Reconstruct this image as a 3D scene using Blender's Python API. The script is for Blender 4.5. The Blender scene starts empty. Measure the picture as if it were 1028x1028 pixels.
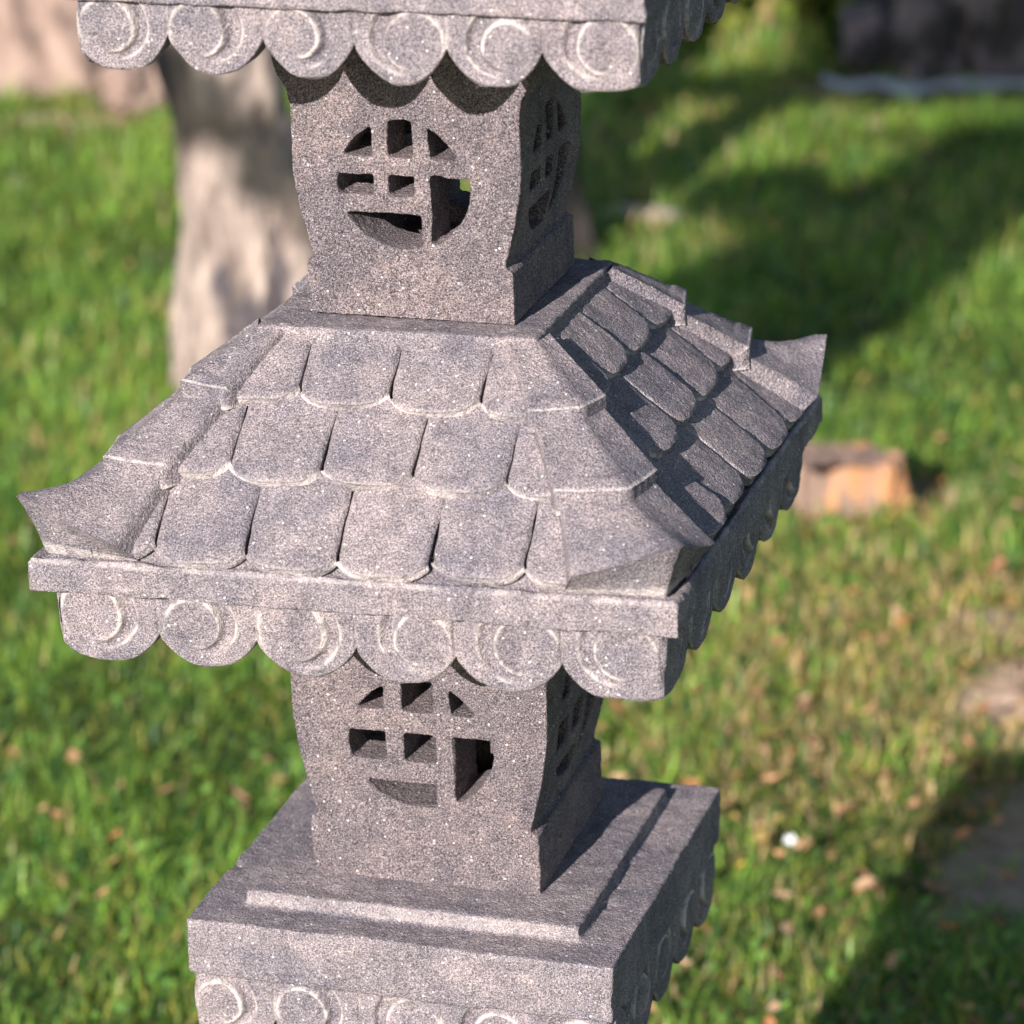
import bpy, bmesh, math, random
import numpy as np
from mathutils import Vector, Matrix
S = bpy.context.scene
COL = S.collection
R = math.radians
rng = np.random.default_rng(7)
random.seed(7)
ZG = -1.2                       # level of the lawn

# ------------------------------------------------------------------ noise
_T = np.random.default_rng(3).random((64, 64, 64)).astype(np.float32) * 2 - 1
def vnoise(P, scale, off=0.0):
    Q = np.asarray(P, dtype=np.float64) * scale + off
    i = np.floor(Q).astype(np.int64); f = Q - i
    f = f * f * (3 - 2 * f)
    a = i & 63; b = (i + 1) & 63
    x0, y0, z0 = a[..., 0], a[..., 1], a[..., 2]; x1, y1, z1 = b[..., 0], b[..., 1], b[..., 2]
    fx, fy, fz = f[..., 0], f[..., 1], f[..., 2]
    c = (_T[x0, y0, z0] * (1 - fx) + _T[x1, y0, z0] * fx) * (1 - fy) + (_T[x0, y1, z0] * (1 - fx) + _T[x1, y1, z0] * fx) * fy
    d = (_T[x0, y0, z1] * (1 - fx) + _T[x1, y0, z1] * fx) * (1 - fy) + (_T[x0, y1, z1] * (1 - fx) + _T[x1, y1, z1] * fx) * fy
    return c * (1 - fz) + d * fz
def rough(P, amp, off=0.0, low=.9):
    """carved stone: slow waviness plus grain"""
    return amp * (low * vnoise(P, 22, off) + (.25 + .33 * low) * vnoise(P, 70, off + 5) + 0.35 * vnoise(P, 190, off + 9) + 0.22 * vnoise(P, 420, off + 13))

# ------------------------------------------------------------------ mesh accumulator
class Acc:
    def __init__(s): s.V = []; s.F = []; s.A = []; s.M = []; s.n = 0
    def add(s, V, F, a=None, m=0):
        V = np.asarray(V, dtype=np.float64).reshape(-1, 3)
        s.V.append(V); s.F += [tuple(int(i) + s.n for i in f) for f in F]
        s.A.append(np.zeros(len(V)) if a is None else np.asarray(a, dtype=float).ravel())
        s.M += [m] * len(F); s.n += len(V)
    def grid(s, P, a=None, flip=False, m=0):
        nu, nv = P.shape[:2]
        I = np.arange(nu * nv).reshape(nu, nv)
        q = np.stack([I[:-1, :-1], I[1:, :-1], I[1:, 1:], I[:-1, 1:]], -1).reshape(-1, 4)
        if flip: q = q[:, ::-1]
        s.add(P.reshape(-1, 3), q.tolist(), a, m)
    def build(s, name, mats, parent=None, smooth=True):
        me = bpy.data.meshes.new(name)
        V = np.concatenate(s.V)
        me.from_pydata(V.tolist(), [], s.F)
        at = me.attributes.new('pale', 'FLOAT', 'POINT')
        at.data.foreach_set('value', np.concatenate(s.A).astype(np.float32))
        if not isinstance(mats, (list, tuple)): mats = [mats]
        for mm in mats: me.materials.append(mm)
        if len(mats) > 1: me.polygons.foreach_set('material_index', s.M)
        if smooth: me.shade_smooth()
        me.update()
        o = bpy.data.objects.new(name, me); COL.objects.link(o)
        if parent: o.parent = parent
        return o

def fast_mesh(name, V, F4, mat, colors=None, smooth=False, parent=None, tri=False):
    """numpy mesh of equal-sized faces"""
    me = bpy.data.meshes.new(name)
    k = F4.shape[1]
    me.vertices.add(len(V)); me.vertices.foreach_set('co', V.astype(np.float32).ravel())
    me.loops.add(F4.size); me.loops.foreach_set('vertex_index', F4.astype(np.int32).ravel())
    me.polygons.add(len(F4)); me.polygons.foreach_set('loop_start', np.arange(0, F4.size, k, dtype=np.int32))
    if colors is not None:
        c = me.color_attributes.new('tint', 'FLOAT_COLOR', 'POINT')
        cc = np.ones((len(V), 4), np.float32); cc[:, :3] = colors
        c.data.foreach_set('color', cc.ravel())
    me.update(calc_edges=True); me.validate()
    if smooth: me.shade_smooth()
    me.materials.append(mat)
    o = bpy.data.objects.new(name, me); COL.objects.link(o)
    if parent: o.parent = parent
    return o
def tag(o, label=None, cat=None, group=None, kind=None):
    if label: o['label'] = label
    if cat: o['category'] = cat
    if group: o['group'] = group
    if kind: o['kind'] = kind
    return o
def empty(name, loc=(0, 0, 0), parent=None):
    o = bpy.data.objects.new(name, None); COL.objects.link(o); o.location = loc; o.empty_display_size = .1
    if parent: o.parent = parent
    return o

# ------------------------------------------------------------------ materials
def newmat(name):
    m = bpy.data.materials.new(name); m.use_nodes = True
    n = m.node_tree.nodes; l = m.node_tree.links; n.clear()
    out = n.new('ShaderNodeOutputMaterial'); b = n.new('ShaderNodeBsdfPrincipled')
    l.new(b.outputs[0], out.inputs[0])
    return m, n, l, b, out
def mix(n, l, a, b, f, mode='MIX'):
    x = n.new('ShaderNodeMix'); x.data_type = 'RGBA'; x.blend_type = mode
    for s, v in ((x.inputs[6], a), (x.inputs[7], b)):
        if isinstance(v, tuple): s.default_value = v + (1,) if len(v) == 3 else v
        else: l.new(v, s)
    if isinstance(f, (int, float)): x.inputs[0].default_value = f
    else: l.new(f, x.inputs[0])
    return x.outputs[2]
def ramp(n, l, src, p0, p1, v0=0.0, v1=1.0):
    r = n.new('ShaderNodeMapRange'); r.inputs[1].default_value = p0; r.inputs[2].default_value = p1
    r.inputs[3].default_value = v0; r.inputs[4].default_value = v1
    l.new(src, r.inputs[0]); return r.outputs[0]
def noise(n, l, co, scale, detail=2, rough_=.5):
    t = n.new('ShaderNodeTexNoise'); t.inputs['Scale'].default_value = scale; t.inputs['Detail'].default_value = detail
    t.inputs['Roughness'].default_value = rough_; l.new(co, t.inputs['Vector']); return t.outputs['Fac']

def stone(name, base, dark, light, pit=1.0, fleck=1.0, seed=0.0):
    m, n, l, b, out = newmat(name)
    tc = n.new('ShaderNodeTexCoord'); mp = n.new('ShaderNodeMapping'); l.new(tc.outputs['Object'], mp.inputs[0])
    mp.inputs['Location'].default_value = (seed, seed * .7, seed * .3)
    co = mp.outputs[0]
    broad = noise(n, l, co, 14, 4, .6); mid = noise(n, l, co, 60, 3, .6)
    g1 = noise(n, l, co, 640, 2, .6); g2 = noise(n, l, co, 1050, 1, .5); g3 = noise(n, l, co, 300, 3, .7)
    c = mix(n, l, dark, base, ramp(n, l, g1, .38, .53))
    c = mix(n, l, c, light, ramp(n, l, g1, .52, .72, 0, .8))
    # broad tonal drift: warmer / cooler
    c = mix(n, l, c, mix(n, l, (.74, .72, .79), (1.20, 1.10, 1.07), ramp(n, l, broad, .36, .64)), 1.0, 'MULTIPLY')
    c = mix(n, l, c, mix(n, l, (.80, .80, .82), (1.17, 1.15, 1.14), ramp(n, l, mid, .36, .64)), .9, 'MULTIPLY')
    # fine salt and pepper
    c = mix(n, l, c, (.66, .61, .60), ramp(n, l, g2, .60, .71, 0, .6 * fleck))
    c = mix(n, l, c, (.04, .04, .05), ramp(n, l, g2, .40, .30, 0, .85 * fleck))
    v = n.new('ShaderNodeTexVoronoi'); v.inputs['Scale'].default_value = 330; l.new(co, v.inputs['Vector'])
    sel = n.new('ShaderNodeSeparateColor'); l.new(v.outputs['Color'], sel.inputs[0])
    isw = ramp(n, l, sel.outputs[0], .972, .98); near = ramp(n, l, v.outputs['Distance'], .42, .28)
    mul = n.new('ShaderNodeMath'); mul.operation = 'MULTIPLY'; l.new(isw, mul.inputs[0]); l.new(near, mul.inputs[1])
    c = mix(n, l, c, (.60, .57, .55), mul.outputs[0])
    wx = n.new('ShaderNodeMapping'); wx.inputs['Scale'].default_value = (1, 1, .3); l.new(co, wx.inputs[0])
    c = mix(n, l, c, (.62, .60, .64), ramp(n, l, noise(n, l, wx.outputs[0], 32, 3, .6), .56, .72, 0, .5), 'MULTIPLY')
    # sparse dark blotches of lichen / damp
    sp = noise(n, l, co, 95, 2, .5)
    c = mix(n, l, c, (.09, .085, .10), ramp(n, l, sp, .66, .74, 0, .6))
    # carved pale edges and mortar, plus light painted on tile edges and pad front
    at = n.new('ShaderNodeAttribute'); at.attribute_name = 'pale'
    pn = n.new('ShaderNodeMath'); pn.operation = 'MULTIPLY'; l.new(at.outputs['Fac'], pn.inputs[0]); l.new(ramp(n, l, noise(n, l, co, 130, 2), .34, .54, .25, 1), pn.inputs[1])
    c = mix(n, l, c, (.80, .70, .66), pn.outputs[0])
    l.new(c, b.inputs['Base Color']); b.inputs['Roughness'].default_value = .92
    b.inputs['Specular IOR Level'].default_value = .22
    ad = n.new('ShaderNodeMath'); ad.operation = 'ADD'
    l.new(ramp(n, l, g1, 0, 1, 0, 1.6), ad.inputs[0]); l.new(ramp(n, l, g3, .3, .62, 0, 1.1 * pit), ad.inputs[1])
    bp = n.new('ShaderNodeBump'); bp.inputs['Strength'].default_value = .8; bp.inputs['Distance'].default_value = .0013
    l.new(ad.outputs[0], bp.inputs['Height']); l.new(bp.outputs[0], b.inputs['Normal'])
    return m
M_roof = stone('grey_lava_stone', (.250, .225, .237), (.112, .102, .115), (.395, .355, .365), .9, 1.0, 0)
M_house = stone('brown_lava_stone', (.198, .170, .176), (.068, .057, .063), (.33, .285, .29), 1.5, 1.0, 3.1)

def foliage_mat(name, rough_=.45, trans=.45):
    m, n, l, b, out = newmat(name)
    at = n.new('ShaderNodeAttribute'); at.attribute_name = 'tint'
    l.new(at.outputs['Color'], b.inputs['Base Color']); b.inputs['Roughness'].default_value = rough_
    b.inputs['Specular IOR Level'].default_value = .35
    tr = n.new('ShaderNodeBsdfTranslucent'); ms = n.new('ShaderNodeMixShader'); ms.inputs[0].default_value = trans
    l.new(mix(n, l, at.outputs['Color'], (1.35, 1.45, .5), 1.0, 'MULTIPLY'), tr.inputs[0])
    l.new(b.outputs[0], ms.inputs[1]); l.new(tr.outputs[0], ms.inputs[2]); l.new(ms.outputs[0], out.inputs[0])
    return m
M_grass = foliage_mat('grass_blade', .42, .42)
M_leaf = foliage_mat('tree_leaf', .45, .35)
M_litter = foliage_mat('dry_leaf', .6, .25)

def ground_mat():
    m, n, l, b, out = newmat('lawn_soil')
    tc = n.new('ShaderNodeTexCoord'); co = tc.outputs['Object']
    at = n.new('ShaderNodeAttribute'); at.attribute_name = 'pale'
    g = mix(n, l, (.04, .065, .016), (.09, .14, .03), ramp(n, l, noise(n, l, co, 9, 4, .7), .35, .65))
    g = mix(n, l, g, (.10, .075, .04), ramp(n, l, noise(n, l, co, 28, 3, .6), .55, .7, 0, .8))
    d = mix(n, l, (.42, .25, .17), (.68, .47, .34), ramp(n, l, noise(n, l, co, 24, 4, .65), .35, .65))
    c = mix(n, l, g, d, at.outputs['Fac'])
    l.new(c, b.inputs['Base Color']); b.inputs['Roughness'].default_value = .95
    bp = n.new('ShaderNodeBump'); bp.inputs['Strength'].default_value = .8; bp.inputs['Distance'].default_value = .02
    l.new(noise(n, l, co, 60, 4, .7), bp.inputs['Height']); l.new(bp.outputs[0], b.inputs['Normal'])
    return m
M_ground = ground_mat()
def simple_noise_mat(name, ca, cb, scale, stretch=(1, 1, 1), bump=.01, extra=None, det=4):
    m, n, l, b, out = newmat(name)
    tc = n.new('ShaderNodeTexCoord'); mp = n.new('ShaderNodeMapping'); mp.inputs['Scale'].default_value = stretch
    l.new(tc.outputs['Object'], mp.inputs[0]); co = mp.outputs[0]
    f = noise(n, l, co, scale, det, .62)
    c = mix(n, l, ca, cb, ramp(n, l, f, .36, .64))
    if extra:
        c = mix(n, l, c, extra[0], ramp(n, l, noise(n, l, co, extra[1], 3, .6), extra[2], extra[2] + .08, 0, extra[3]))
    l.new(c, b.inputs['Base Color']); b.inputs['Roughness'].default_value = .9
    bp = n.new('ShaderNodeBump'); bp.inputs['Strength'].default_value = .9; bp.inputs['Distance'].default_value = bump
    l.new(f, bp.inputs['Height']); l.new(bp.outputs[0], b.inputs['Normal'])
    return m
M_bark = simple_noise_mat('pale_bark', (.15, .11, .095), (.46, .36, .31), 16, (1, 1, .42), .05, ((.035, .03, .04), 7.0, .50, .9))  # dark patches spread over the pale bark by noise
M_barkd = simple_noise_mat('shade_dark_bark', (.010, .008, .007), (.032, .024, .020), 16, (1, 1, .3), .02)  # near-black bark: the slim trunk's shaded side is put into the colour
M_barkp = simple_noise_mat('pink_bark', (.17, .11, .09), (.38, .265, .22), 9, (1, 1, .5), .03, ((.07, .045, .04), 6.0, .56, .7))
M_rock = simple_noise_mat('shade_rock', (.05, .045, .055), (.34, .27, .29), 5, (1, 1, 1), .05, ((.012, .012, .014), 3.0, .52, .9))
M_paver = simple_noise_mat('pale_path', (.50, .50, .52), (.72, .70, .70), 12, (1, 1, 1), .006)
M_flat = simple_noise_mat('pale_flat_stone', (.36, .27, .21), (.56, .44, .36), 20, (1, 1, 1), .006)
M_stump = simple_noise_mat('weathered_wood', (.13, .08, .062), (.31, .205, .155), 26, (1, 1, .3), .01, ((.50, .22, .09), 11, .57, .8))

# ------------------------------------------------------------------ stone helpers
def evaluated(o):
    dg = bpy.context.evaluated_depsgraph_get()
    me = bpy.data.meshes.new_from_object(o.evaluated_get(dg))
    return me
def stonify(name, o, mat, voxel, amp, parent=None, off=0.0, palefn=None, low=.9):
    """voxel-remesh a temporary solid (rounds its arrises) and roughen it like hammered stone"""
    md = o.modifiers.new('r', 'REMESH'); md.mode = 'VOXEL'; md.voxel_size = voxel; md.adaptivity = 0
    sm = o.modifiers.new('s', 'SMOOTH'); sm.iterations = 1; sm.factor = .5
    me = evaluated(o); bpy.data.objects.remove(o)
    nv = len(me.vertices); co = np.empty(nv * 3, np.float32); no = np.empty(nv * 3, np.float32)
    me.vertices.foreach_get('co', co); me.vertex_normals.foreach_get('vector', no)
    co = co.reshape(-1, 3).astype(float); no = no.reshape(-1, 3)
    d = rough(co, amp, off, low)
    # small chips: knock some bits inwards
    ch = vnoise(co, 38, off + 21); d -= amp * 1.6 * np.clip((ch - .55) / .3, 0, 1)
    co2 = co + no * d[:, None]
    me.vertices.foreach_set('co', co2.astype(np.float32).ravel())
    at = me.attributes.new('pale', 'FLOAT', 'POINT')
    pv = np.zeros(nv) if palefn is None else palefn(co, no)
    at.data.foreach_set('value', pv.astype(np.float32))
    me.materials.clear(); me.materials.append(mat); me.shade_smooth(); me.update(); me.name = name
    ob = bpy.data.objects.new(name, me); COL.objects.link(ob)
    if parent: ob.parent = parent
    return ob
def temp(name, bm):
    me = bpy.data.meshes.new(name); bmesh.ops.recalc_face_normals(bm, faces=bm.faces); bm.to_mesh(me); bm.free()
    o = bpy.data.objects.new(name, me); COL.objects.link(o); return o
def loft(levels, bm=None):
    """square loft: list of (half, z)"""
    bm = bm or bmesh.new(); rings = []
    for h, z in levels:
        rings.append([bm.verts.new((sx * h, sy * h, z)) for sx, sy in ((-1, -1), (1, -1), (1, 1), (-1, 1))])
    for a, b in zip(rings, rings[1:]):
        for i in range(4): bm.faces.new((a[i], a[(i + 1) % 4], b[(i + 1) % 4], b[i]))
    bm.faces.new(rings[0][::-1]); bm.faces.new(rings[-1]); return bm
def prism(poly, axis, a0, a1):
    """polygon (u,z) extruded along y (axis 1: u=x) or along x (axis 0: u=y)"""
    bm = bmesh.new()
    def P(u, z, a): return (u, a, z) if axis == 1 else (a, u, z)
    A = [bm.verts.new(P(u, z, a0)) for u, z in poly]; B = [bm.verts.new(P(u, z, a1)) for u, z in poly]
    bm.faces.new(A); bm.faces.new(B[::-1]); n = len(poly)
    for i in range(n): bm.faces.new((A[i], B[i], B[(i + 1) % n], A[(i + 1) % n]))
    return bm
def boolean(o, cutter, op='DIFFERENCE'):
    md = o.modifiers.new('b', 'BOOLEAN'); md.operation = op; md.solver = 'EXACT'; md.object = cutter
    me = evaluated(o); o.modifiers.clear(); old = o.data; o.data = me; bpy.data.meshes.remove(old)
    bpy.data.objects.remove(cutter)

def rot90(P, k):
    P = np.array(P, dtype=float)
    for _ in range(k % 4): P = np.stack([-P[..., 1], P[..., 0], P[..., 2]], -1)
    return P

# ------------------------------------------------------------------ scalloped board (one side, outward = -y, then turned by k)
def scallop_board(half, ztop, zval, ztip, n, k, name, parent, seed, res=.00105, thick=.030, ends=(0, 0)):
    nx = int(2 * half / res); hz = ztop - ztip; nz = int(hz / res)
    x = np.linspace(-half, half, nx)
    a = half / n                        # half width of one scallop
    r_ = np.random.default_rng(seed); jit = r_.uniform(-.06, .06, n + 1) * a; jit[0] = jit[-1] = 0
    edges = np.linspace(-half, half, n + 1) + jit
    idx = np.clip(np.searchsorted(edges, x) - 1, 0, n - 1)
    c = (edges[idx] + edges[idx + 1]) / 2; hw = (edges[idx + 1] - edges[idx]) / 2
    u = np.clip((x - c) / hw, -1, 1)
    tipj = r_.uniform(-.03, .03, n) * (zval - ztip)
    shape = np.interp(np.abs(u), [0, .22, .42, .62, .80, .93, 1], [1, .985, .90, .69, .42, .17, 0]); shape = .7 * shape + .3 * (1 - np.abs(u) ** 2.0) ** .6
    left = (idx == 0) & (u < 0); right = (idx == n - 1) & (u > 0)
    # outer halves of the corner scallops stay deep
    for side, e in ((left, ends[0]), (right, ends[1])):
        shape = np.where(side, (.80 + .20 * (1 - np.abs(u) ** 3.0)) if e else (.30 + .70 * (1 - np.abs(u) ** 3.2) ** .7), shape)
    # hand cut: slightly facetted
    zb = zval - (zval - ztip + tipj[idx]) * shape + .0009 * vnoise(np.stack([x, x * 0, x * 0 + k * 3 + seed], -1), 60)
    X = np.repeat(x[:, None], nz, 1); T = np.linspace(0, 1, nz)[None, :]
    Z = ztop + (zb[:, None] - ztop) * T
    # relief of the curls
    C = c[:, None]; HW = hw[:, None]
    sgn = np.where((c < 0), 1.0, -1.0)[:, None]
    cz = ztop - .42 * hz
    px = (X - C) / HW * sgn; pz = (Z - cz) / HW
    rj = r_.uniform(-.05, .05, (n, 3))[idx]
    dx = px + .34 + rj[:, :1]; dz = pz + rj[:, 1:2]
    r = np.hypot(dx, dz * .95); th = np.degrees(np.arctan2(dz, dx))   # 0 = towards the outer arc, 90 = up
    thu = np.where(th < -135, th + 360, th)
    r1 = .60 + rj[:, 2:3] - .0022 * np.clip(-10 - thu, 0, 120)
    wv = .10 * vnoise(np.stack([X, Z, X * 0 + 7 + seed], -1), 32)
    g = lambda q, w: np.exp(-(q / w) ** 2)
    sig = lambda q: 1 / (1 + np.exp(-np.clip(q, -40, 40)))
    on1 = sig((thu + 76) / 7) * sig((208 - thu) / 8)
    on2 = sig((thu + 58) / 9) * sig((70 - thu) / 6)
    r2 = r1 + .13 + .21 * np.clip((thu + 88) / 90, 0, 1)
    wkl = 1 - .35 * sig((thu - 110) / 12)
    pie = 1 - (1 - on1) * np.clip(r / .42, 0, 1)
    H = .0020 * sig((r1 + wv * .5 - r) / .030) * pie
    H = H - .0058 * on2 * sig((r - r1 - .05) / .022) * sig((r2 - .02 - r) / .022)
    line1 = g(r - r1 - wv * .5, .042) * on1 * wkl; line2 = g(r - r2 + wv * .3, .038) * on2
    H = H + .0018 * line1 + .0013 * line2
    # shallow groove where neighbours meet
    eg = np.minimum(np.abs(X - edges[idx][:, None]), np.abs(X - edges[idx + 1][:, None]))
    inner = (np.abs(X) < half - .01)
    H = H - .0026 * g(eg, .0011) * inner
    # edge rounding at the bottom
    H = H - .0028 * np.clip((T - .955) / .045, 0, 1) ** 2
    pal = np.clip(.80 * line1 + .62 * line2 + .4 * g(T - .99, .02) + .25 * g(eg, .0022) * inner, 0, 1)
    pal = pal * np.clip(.75 + 1.3 * vnoise(np.stack([X, Z, X * 0 + seed + 2], -1), 55), .1, 1)
    P = np.stack([X, X * 0 - half, Z], -1)
    H = H + rough(P, .0007, k * 7 + seed)
    # corner rounding
    H = H - .0025 * np.clip((np.abs(X) - half + .0035) / .0035, 0, 1) ** 2
    P[..., 1] = -half - H
    acc = Acc(); acc.grid(rot90(P, k), pal)
    # underside and back, mitred at the corners
    lim = half - thick
    nb = 10; B = np.zeros((nx, nb, 3)); t = np.linspace(0, 1, nb)[None, :]
    bx = np.clip(x, -lim, lim)[:, None]
    B[..., 0] = x[:, None] * (1 - t) + bx * t
    B[..., 1] = P[:, -1, 1][:, None] * (1 - t) + (-lim) * t
    B[..., 2] = zb[:, None] + .002 * t + .0015 * vnoise(np.stack([x[:, None] + t * 0, t * .04 + x[:, None] * 0, t * 0 + k + x[:, None] * 0], -1), 60)
    acc.grid(rot90(B, k))
    K = np.zeros((nx, 4, 3)); t = np.linspace(0, 1, 4)[None, :]
    K[..., 0] = bx + t * 0; K[..., 1] = -lim; K[..., 2] = B[:, -1, 2][:, None] * (1 - t) + ztop * t
    acc.grid(rot90(K, k))
    return acc.build(name, M_roof, parent)

# ------------------------------------------------------------------ tiled slopes
def tile_slopes(q0, z0, E, z1, dividers, name, parent, seed, vfr=(.30, .63, 1.0), ts=1.0, res=.0022):
    """four slopes at about 45 degrees from (q0,z0) to (E,z1); three rows of rounded tiles each"""
    acc = Acc(); Lh = E - q0; Lz = z0 - z1; LL = math.hypot(Lh, Lz)
    nrm = np.array([0, -Lz / LL, Lh / LL]); dn = np.array([0, -Lh / LL, -Lz / LL])
    r_ = np.random.default_rng(seed)
    for k in range(4):
        vprev = -.03 * LL
        for row in range(3):
            vb0 = vfr[row] * LL; D = dividers[row]
            if k: D = [d + r_.uniform(-.006, .006) for d in D]
            for i in range(len(D) - 1):
                a0, a1 = D[i], D[i + 1]
                qmax = q0 + vb0 / LL * Lh
                if a0 > qmax or a1 < -qmax: continue
                nu = int((a1 - a0) / res); vtop = vprev - .012 * ts
                vtop = max(vtop, -.004)
                gj = r_.uniform(.0002, .0015); jb = r_.uniform(-.0032, .0032); tilt = r_.uniform(.0006, .0026); th = ts * r_.uniform(.0080, .0100) * (.62 if (row == 2 and k == 0) else (.85 if k == 0 else 1)); sk = r_.uniform(-.10, .10)
                u = np.linspace(-1, 1, nu)
                vb = vb0 + jb - .0150 * ts * np.abs(u + sk * (1 - u * u)) ** 3.8
                nv = int((vb0 - vtop) / res) + 2
                T = np.linspace(0, 1, nv)[None, :]
                V = vtop + (vb[:, None] - vtop) * T
                X = a0 + (a1 - a0) * (u[:, None] + 1) / 2 + T * 0
                X = X + .0015 * (T - .5) * r_.uniform(-1, 1) - u[:, None] * (.0001 + gj * T ** 2.6) + .0006 * vnoise(np.stack([V, V * 0 + i, V * 0 + row + k * 4], -1), 60)
                Hh = .0016 + th * ((V - vtop) / (vb0 - vtop)) ** 1.1 + .0022 * (1 - u[:, None] ** 2) * (.35 + .65 * T) + tilt * u[:, None] * T ** .8
                Hh = Hh - .0030 * np.clip((np.abs(u[:, None]) - .93) / .07, 0, 1) ** 2 - .0022 * np.clip((T - .94) / .06, 0, 1) ** 2
                def place(X, V, H):
                    qv = q0 + np.clip(V, 0, 9) / LL * Lh - (.014 + .034 * np.clip(V / LL, 0, 1) ** 2)
                    Xc = np.clip(X, -qv, qv)
                    P = np.stack([Xc, X * 0 - q0, X * 0 + z0], -1) + V[..., None] * dn
                    return P
                P = place(X, V, Hh); Pw = rot90(P, k)
                Hh = Hh + rough(Pw, .0012, seed + row * 3 + i)
                Pf = P + Hh[..., None] * nrm
                # pale lower rim; left edges painted as catching light, strongest on right slope
                pal = np.clip((T - .985) / .015, 0, 1) * .2 + (.55 if k == 1 else .12) * np.clip((-u[:, None] - .93) / .05, 0, 1)
                acc.grid(rot90(Pf, k), pal)
                # sides down to the slope
                for ed, fl in ((0, False), (-1, True)):
                    Sd = np.stack([Pf[ed], Pf[ed] * .35 + .65 * P[ed] - .0004 * nrm], 1)
                    acc.grid(rot90(Sd, k))
                # fillet of pale mortar under the rounded lower edge
                rim = Pf[:, -1]; 
                w = .0014 + .0016 * np.abs(u) ** 3 + .0008 * vnoise(np.stack([X[:, -1], X[:, -1] * 0 + row, X[:, -1] * 0 + k], -1), 70)
                hout = .0045 if row < 2 else (.0028 if k == 0 else .0005)
                outX = X[:, -1] + u ** 3 * .0012
                out = place(outX, vb + w, None) + (hout + 0 * w)[:, None] * nrm
                mid_ = rim * .55 + out * .45 - .0006 * nrm
                low = place(outX, vb + w + .001, None) - .001 * nrm
                St = np.stack([rim, mid_, out, low], 1)
                m_ = (.42 + .58 * np.abs(u) ** 2.5) * np.clip(.8 + .9 * vnoise(np.stack([X[:, -1], X[:, -1] * 0 + row + 4, X[:, -1] * 0 + k], -1), 45), .15, 1)
                acc.grid(rot90(St, k), np.stack([.15 * m_, .75 * m_, m_, .3 * m_], 1))
            vprev = vb0
    return acc.build(name, M_roof, parent)

def ridge_cap(q0, z0, E, z1, k, parent, seed, s=1.0):
    """stepped hip cap in three flaring lengths, the last one curling up to a point; built at the front right corner"""
    acc = Acc(); r_ = np.random.default_rng(seed)
    nf = np.array([0, -.7071, .7071]); nr = np.array([.7071, 0, .7071])
    segs = [(-.02, .30, .024, .042, .012, .0235), (.27, .64, .038, .058, .0145, .0255), (.60, 1.00, .052, .084, .0155, .0285)]
    for si, (t0, t1, w0, w1, d0, d1) in enumerate(segs):
        t1 = t1 + r_.uniform(-.012, .012) * (si < 2)
        nt = 46; nw = 22
        rows = []
        for it in range(nt):
            tau = it / (nt - 1); t = t0 + (t1 - t0) * tau
            q = q0 + (E - q0) * t; z = z0 + (z1 - z0) * t
            w = (w0 + (w1 - w0) * tau ** 1.2) * s; d = (d0 + (d1 - d0) * tau) * s
            crest = (.0015 + .0035 * tau) * s
            out = 0.0; dz = 0.0
            if si < 2:
                crest += .0015 * s * (1 if tau > .80 else 0) * min(1, (tau - .80) / .05 if tau > .8 else 0)
            else:
                dz = (.026, .033, .008, .033)[k] * s * tau ** 1.7; out = .003 * s * tau ** 3
            Hc = np.array([q, -q, z]) + d * (nf + nr) * .34 + np.array([.5, -.5, 1.0]) * crest + np.array([out, -out, dz])
            A = np.array([q - w, -q, z]); B = np.array([q, -q + w, z])
            A = A + np.array([-.1 * d, 0, 0]); B = B + np.array([0, .1 * d, 0])
            A1 = A + nf * d + np.array([.45 * d, 0, 0]); B1 = B + nr * d + np.array([0, -.45 * d, 0])
            def arc(P0, P1, n, sag):
                tt = np.linspace(0, 1, n)[:, None]; m = P0 * (1 - tt) + P1 * tt
                m[:, 2] -= sag * (4 * tt * (1 - tt))[:, 0]; return m
            sag = .0025 * s * tau if si == 2 else .0006
            cw = (.008 + .006 * tau) * s; Ha = Hc + np.array([-cw, -.0005, -.0005]); Hb = Hc + np.array([.0005, cw, -.0005]); Hm = Hc + np.array([-.0012, .0012, .0006])
            sec = np.concatenate([np.linspace(A - nf * .003, A1, 4)[:-1], arc(A1, Ha, nw, sag), Hm[None], arc(Hb, B1, nw, sag), np.linspace(B1, B - nr * .003, 4)[1:]])
            rows.append(sec)
        P = np.array(rows)
        wn = rot90(P, k); dsp = rough(wn, .0009, seed)
        P = P + (dsp[..., None]) * np.array([.45, -.45, .75])
        ns = P.shape[1]; pal = np.zeros(P.shape[:2]); pal[-2:, 3:-3] = .45
        if si == 2: pal[-3:] = 0
        acc.grid(rot90(P, k), pal)
        # end face: from the last section straight down to the slope, undercut near the hip at the last one
        top = P[-1]; t = t1
        q = q0 + (E - q0) * t; z = z0 + (z1 - z0) * t
        half = ns // 2
        base = top.copy()
        for j in range(ns):
            f = abs(j - half) / half
            hz = z - (.002 if si < 2 else .001)
            base[j, 2] = min(top[j, 2], hz)
            if si == 2:
                base[j, 0] = min(top[j, 0], E); base[j, 1] = max(top[j, 1], -E)
                pull = .0045 * s * max(0, 1 - f * 1.6)
                base[j, 0] -= pull; base[j, 1] += pull
        ne = 9; EF = np.array([top * (1 - e) + base * e for e in np.linspace(0, 1, ne)])
        if si == 2:                       # hollow the neck a little
            for e in range(ne):
                x = e / (ne - 1); b_ = .0025 * s * math.sin(math.pi * x)
                EF[e, :, 0] -= b_ * .5; EF[e, :, 1] += b_ * .5
        EF = EF + (rough(rot90(EF, k), .0006, seed + 3)[..., None]) * np.array([.6, -.6, 0])
        acc.grid(rot90(EF, k), np.repeat((np.abs(np.linspace(0, 1, ne) - .95) < .12)[:, None] * .4, ns, 1))
    return acc.build('ridge_cap', M_roof, parent)

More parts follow.
